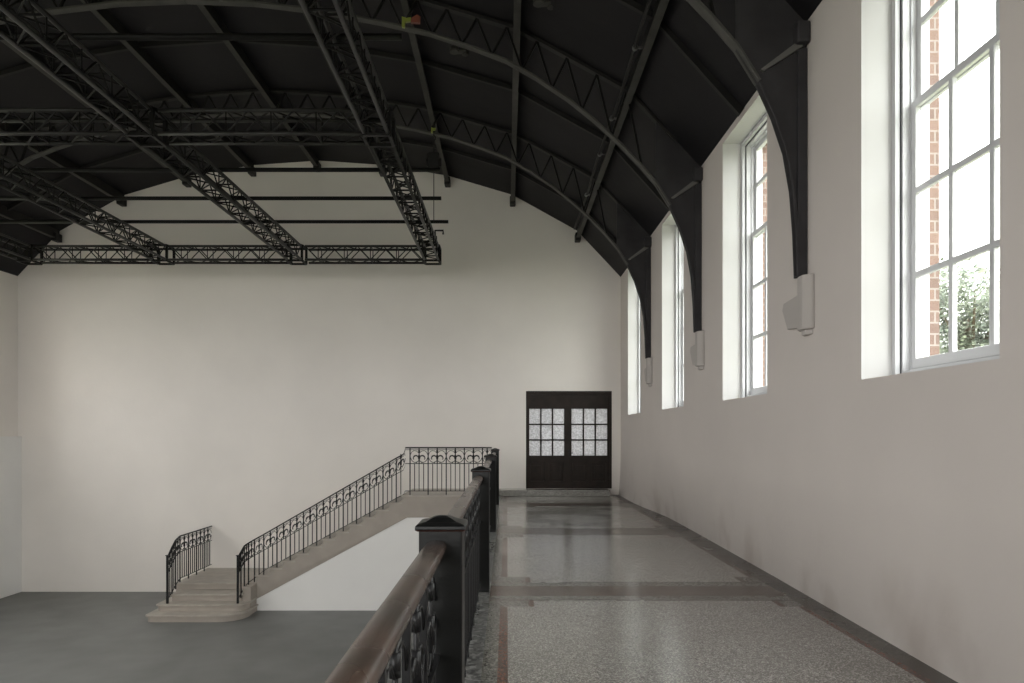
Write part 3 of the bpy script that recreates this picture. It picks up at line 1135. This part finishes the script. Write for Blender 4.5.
# right-hand railing
yr = YS + .06
curve = [((-5.81, 15.12, -2.13), .98), ((-5.815, 15.30, -2.05), .98), ((-5.80, 15.46, -1.95), .99), ((-5.76, 15.60, -1.87), .95), ((-5.67, 15.72, -1.80), .94)]
fl_ = [((px0 - run * k, yr, LZ - rise * (k + 1)), .975 - .0088 * k) for k in range(10, -1, -1)]
end = [((-2.33, yr, .07), .985), ((-2.30, yr, .14), .99), ((-2.285, yr, .157), 1.046)]
land = [((-2.18 + .407 * k, yr, .157), 1.046) for k in range(5)] + [((-.34, yr, .157), 1.046)]
allp = curve + fl_ + end + land
r, FR = stair_rail('long black wrought iron railing climbing the open side of the stairs to the gallery', [p for p, h in allp], [h for p, h in allp], (-5.8, 15.1, -2.13))
for i in range(len(fl_) - 1):
    bay(r, fl_[i][0], fl_[i + 1][0], fl_[i][1], fl_[i + 1][1], FR, .010, .0105, 2)
bay(r, fl_[-1][0], end[-1][0], fl_[-1][1], 1.03, FR, .010, .0105, 1)
bay(r, curve[-1][0], fl_[0][0], curve[-1][1], fl_[0][1], FR, .010, .008, 1, True)
cpts = [p for p, h in curve]
for i in range(len(curve) - 1):
    bay(r, curve[i][0], curve[i + 1][0], curve[i][1], curve[i + 1][1], FR, .010, .008, 0 if i else 0)
for i in range(len(land) - 1):
    bay(r, land[i][0], land[i + 1][0], 1.046, 1.046, FR, .0105, .011, 3)
m = MB()
m.box(-5.832, -5.788, 15.09, 15.13, -2.13, -1.10)
m.box(-5.845, -5.775, 15.075, 15.145, -1.10, -1.085)
m.build('end_post', M['wrought'], r, bevel=.004)
# left-hand railing
lf = [((-7.33, 15.12, -2.13), .98), ((-7.36, 15.38, -2.04), 1.06), ((-7.385, 15.60, -1.93), 1.07), ((-7.40, 15.84, -1.83), 1.03)]
lf2 = [((-7.40, 15.84 + (YE - .02 - 15.84) * k / 4, -1.83), 1.03) for k in range(5)]
alll = lf + lf2[1:]
r, FR = stair_rail('short black wrought iron railing on the left side of the lower landing', [p for p, h in alll], [h for p, h in alll], (-7.33, 15.1, -2.13))
for i in range(3):
    bay(r, lf[i][0], lf[i + 1][0], lf[i][1], lf[i + 1][1], FR, .010, .009, 1)
for i in range(4):
    bay(r, lf2[i][0], lf2[i + 1][0], 1.03, 1.03, FR, .010, .010, 3)
m = MB()
m.box(-7.352, -7.308, 15.09, 15.13, -2.13, -1.10)
m.box(-7.365, -7.295, 15.075, 15.145, -1.10, -1.085)
m.build('end_post', M['wrought'], r, bevel=.004)

# ---------------------------------------------------------------- outdoors: lawn and trees seen through the nearest window
m = MB()
m.box(-60, 90, -60, 120, ZH - .42, ZH - .32)
struct(m.build('ground_outside', M['grass']))
def tree(x, y, top, rad, label, seed):
    rnd = random.Random(seed)
    base = ZH - .32
    r = empty('tree', (x, y, base), label, 'tree', 'trees outside the windows')
    cz = top - rad * 1.05
    m = MB()
    m.tube([(x, y, base), (x + .1, y, base + 1.5), (x - .1, y + .1, cz)], .22, 10, .10)
    for k in range(6):
        a = k * 1.05
        m.tube([(x, y, cz - rad * .9 + k * .12), (x + math.cos(a) * rad * .35, y + math.sin(a) * rad * .35, cz - .2), (x + math.cos(a) * rad * .6, y + math.sin(a) * rad * .6, cz + rad * .35)], .07, 6, .02)
    m.build('trunk', M['bark'], r)
    m = MB()
    blobs = [(x + rnd.uniform(-.65, .65) * rad, y + rnd.uniform(-.65, .65) * rad, cz + rnd.uniform(-.9, .62) * rad, rad * rnd.uniform(.3, .5)) for _ in range(26)]
    for bx, by, bz, br in blobs:
        for _ in range(330):
            v = Vector((rnd.gauss(0, 1), rnd.gauss(0, 1), rnd.gauss(0, 1))).normalized() * br * rnd.uniform(.75, 1.05)
            p = Vector((bx, by, bz)) + v
            t = Vector((rnd.gauss(0, 1), rnd.gauss(0, 1), rnd.gauss(0, 1))).normalized()
            u = t.orthogonal().normalized()
            s_ = rnd.uniform(.06, .13)
            m.quad([p - t * s_, p + u * s_ * .5, p + t * s_, p - u * s_ * .5])
    m.build('foliage', M['leaf'], r)
tree(15.6, 23.5, 7.7, 2.2, 'pale green leafy tree standing nearest outside the nearest window', 1)
tree(21.6, 32.5, 9.0, 2.8, 'pale green leafy tree farther off, rising behind the near tree outside', 2)
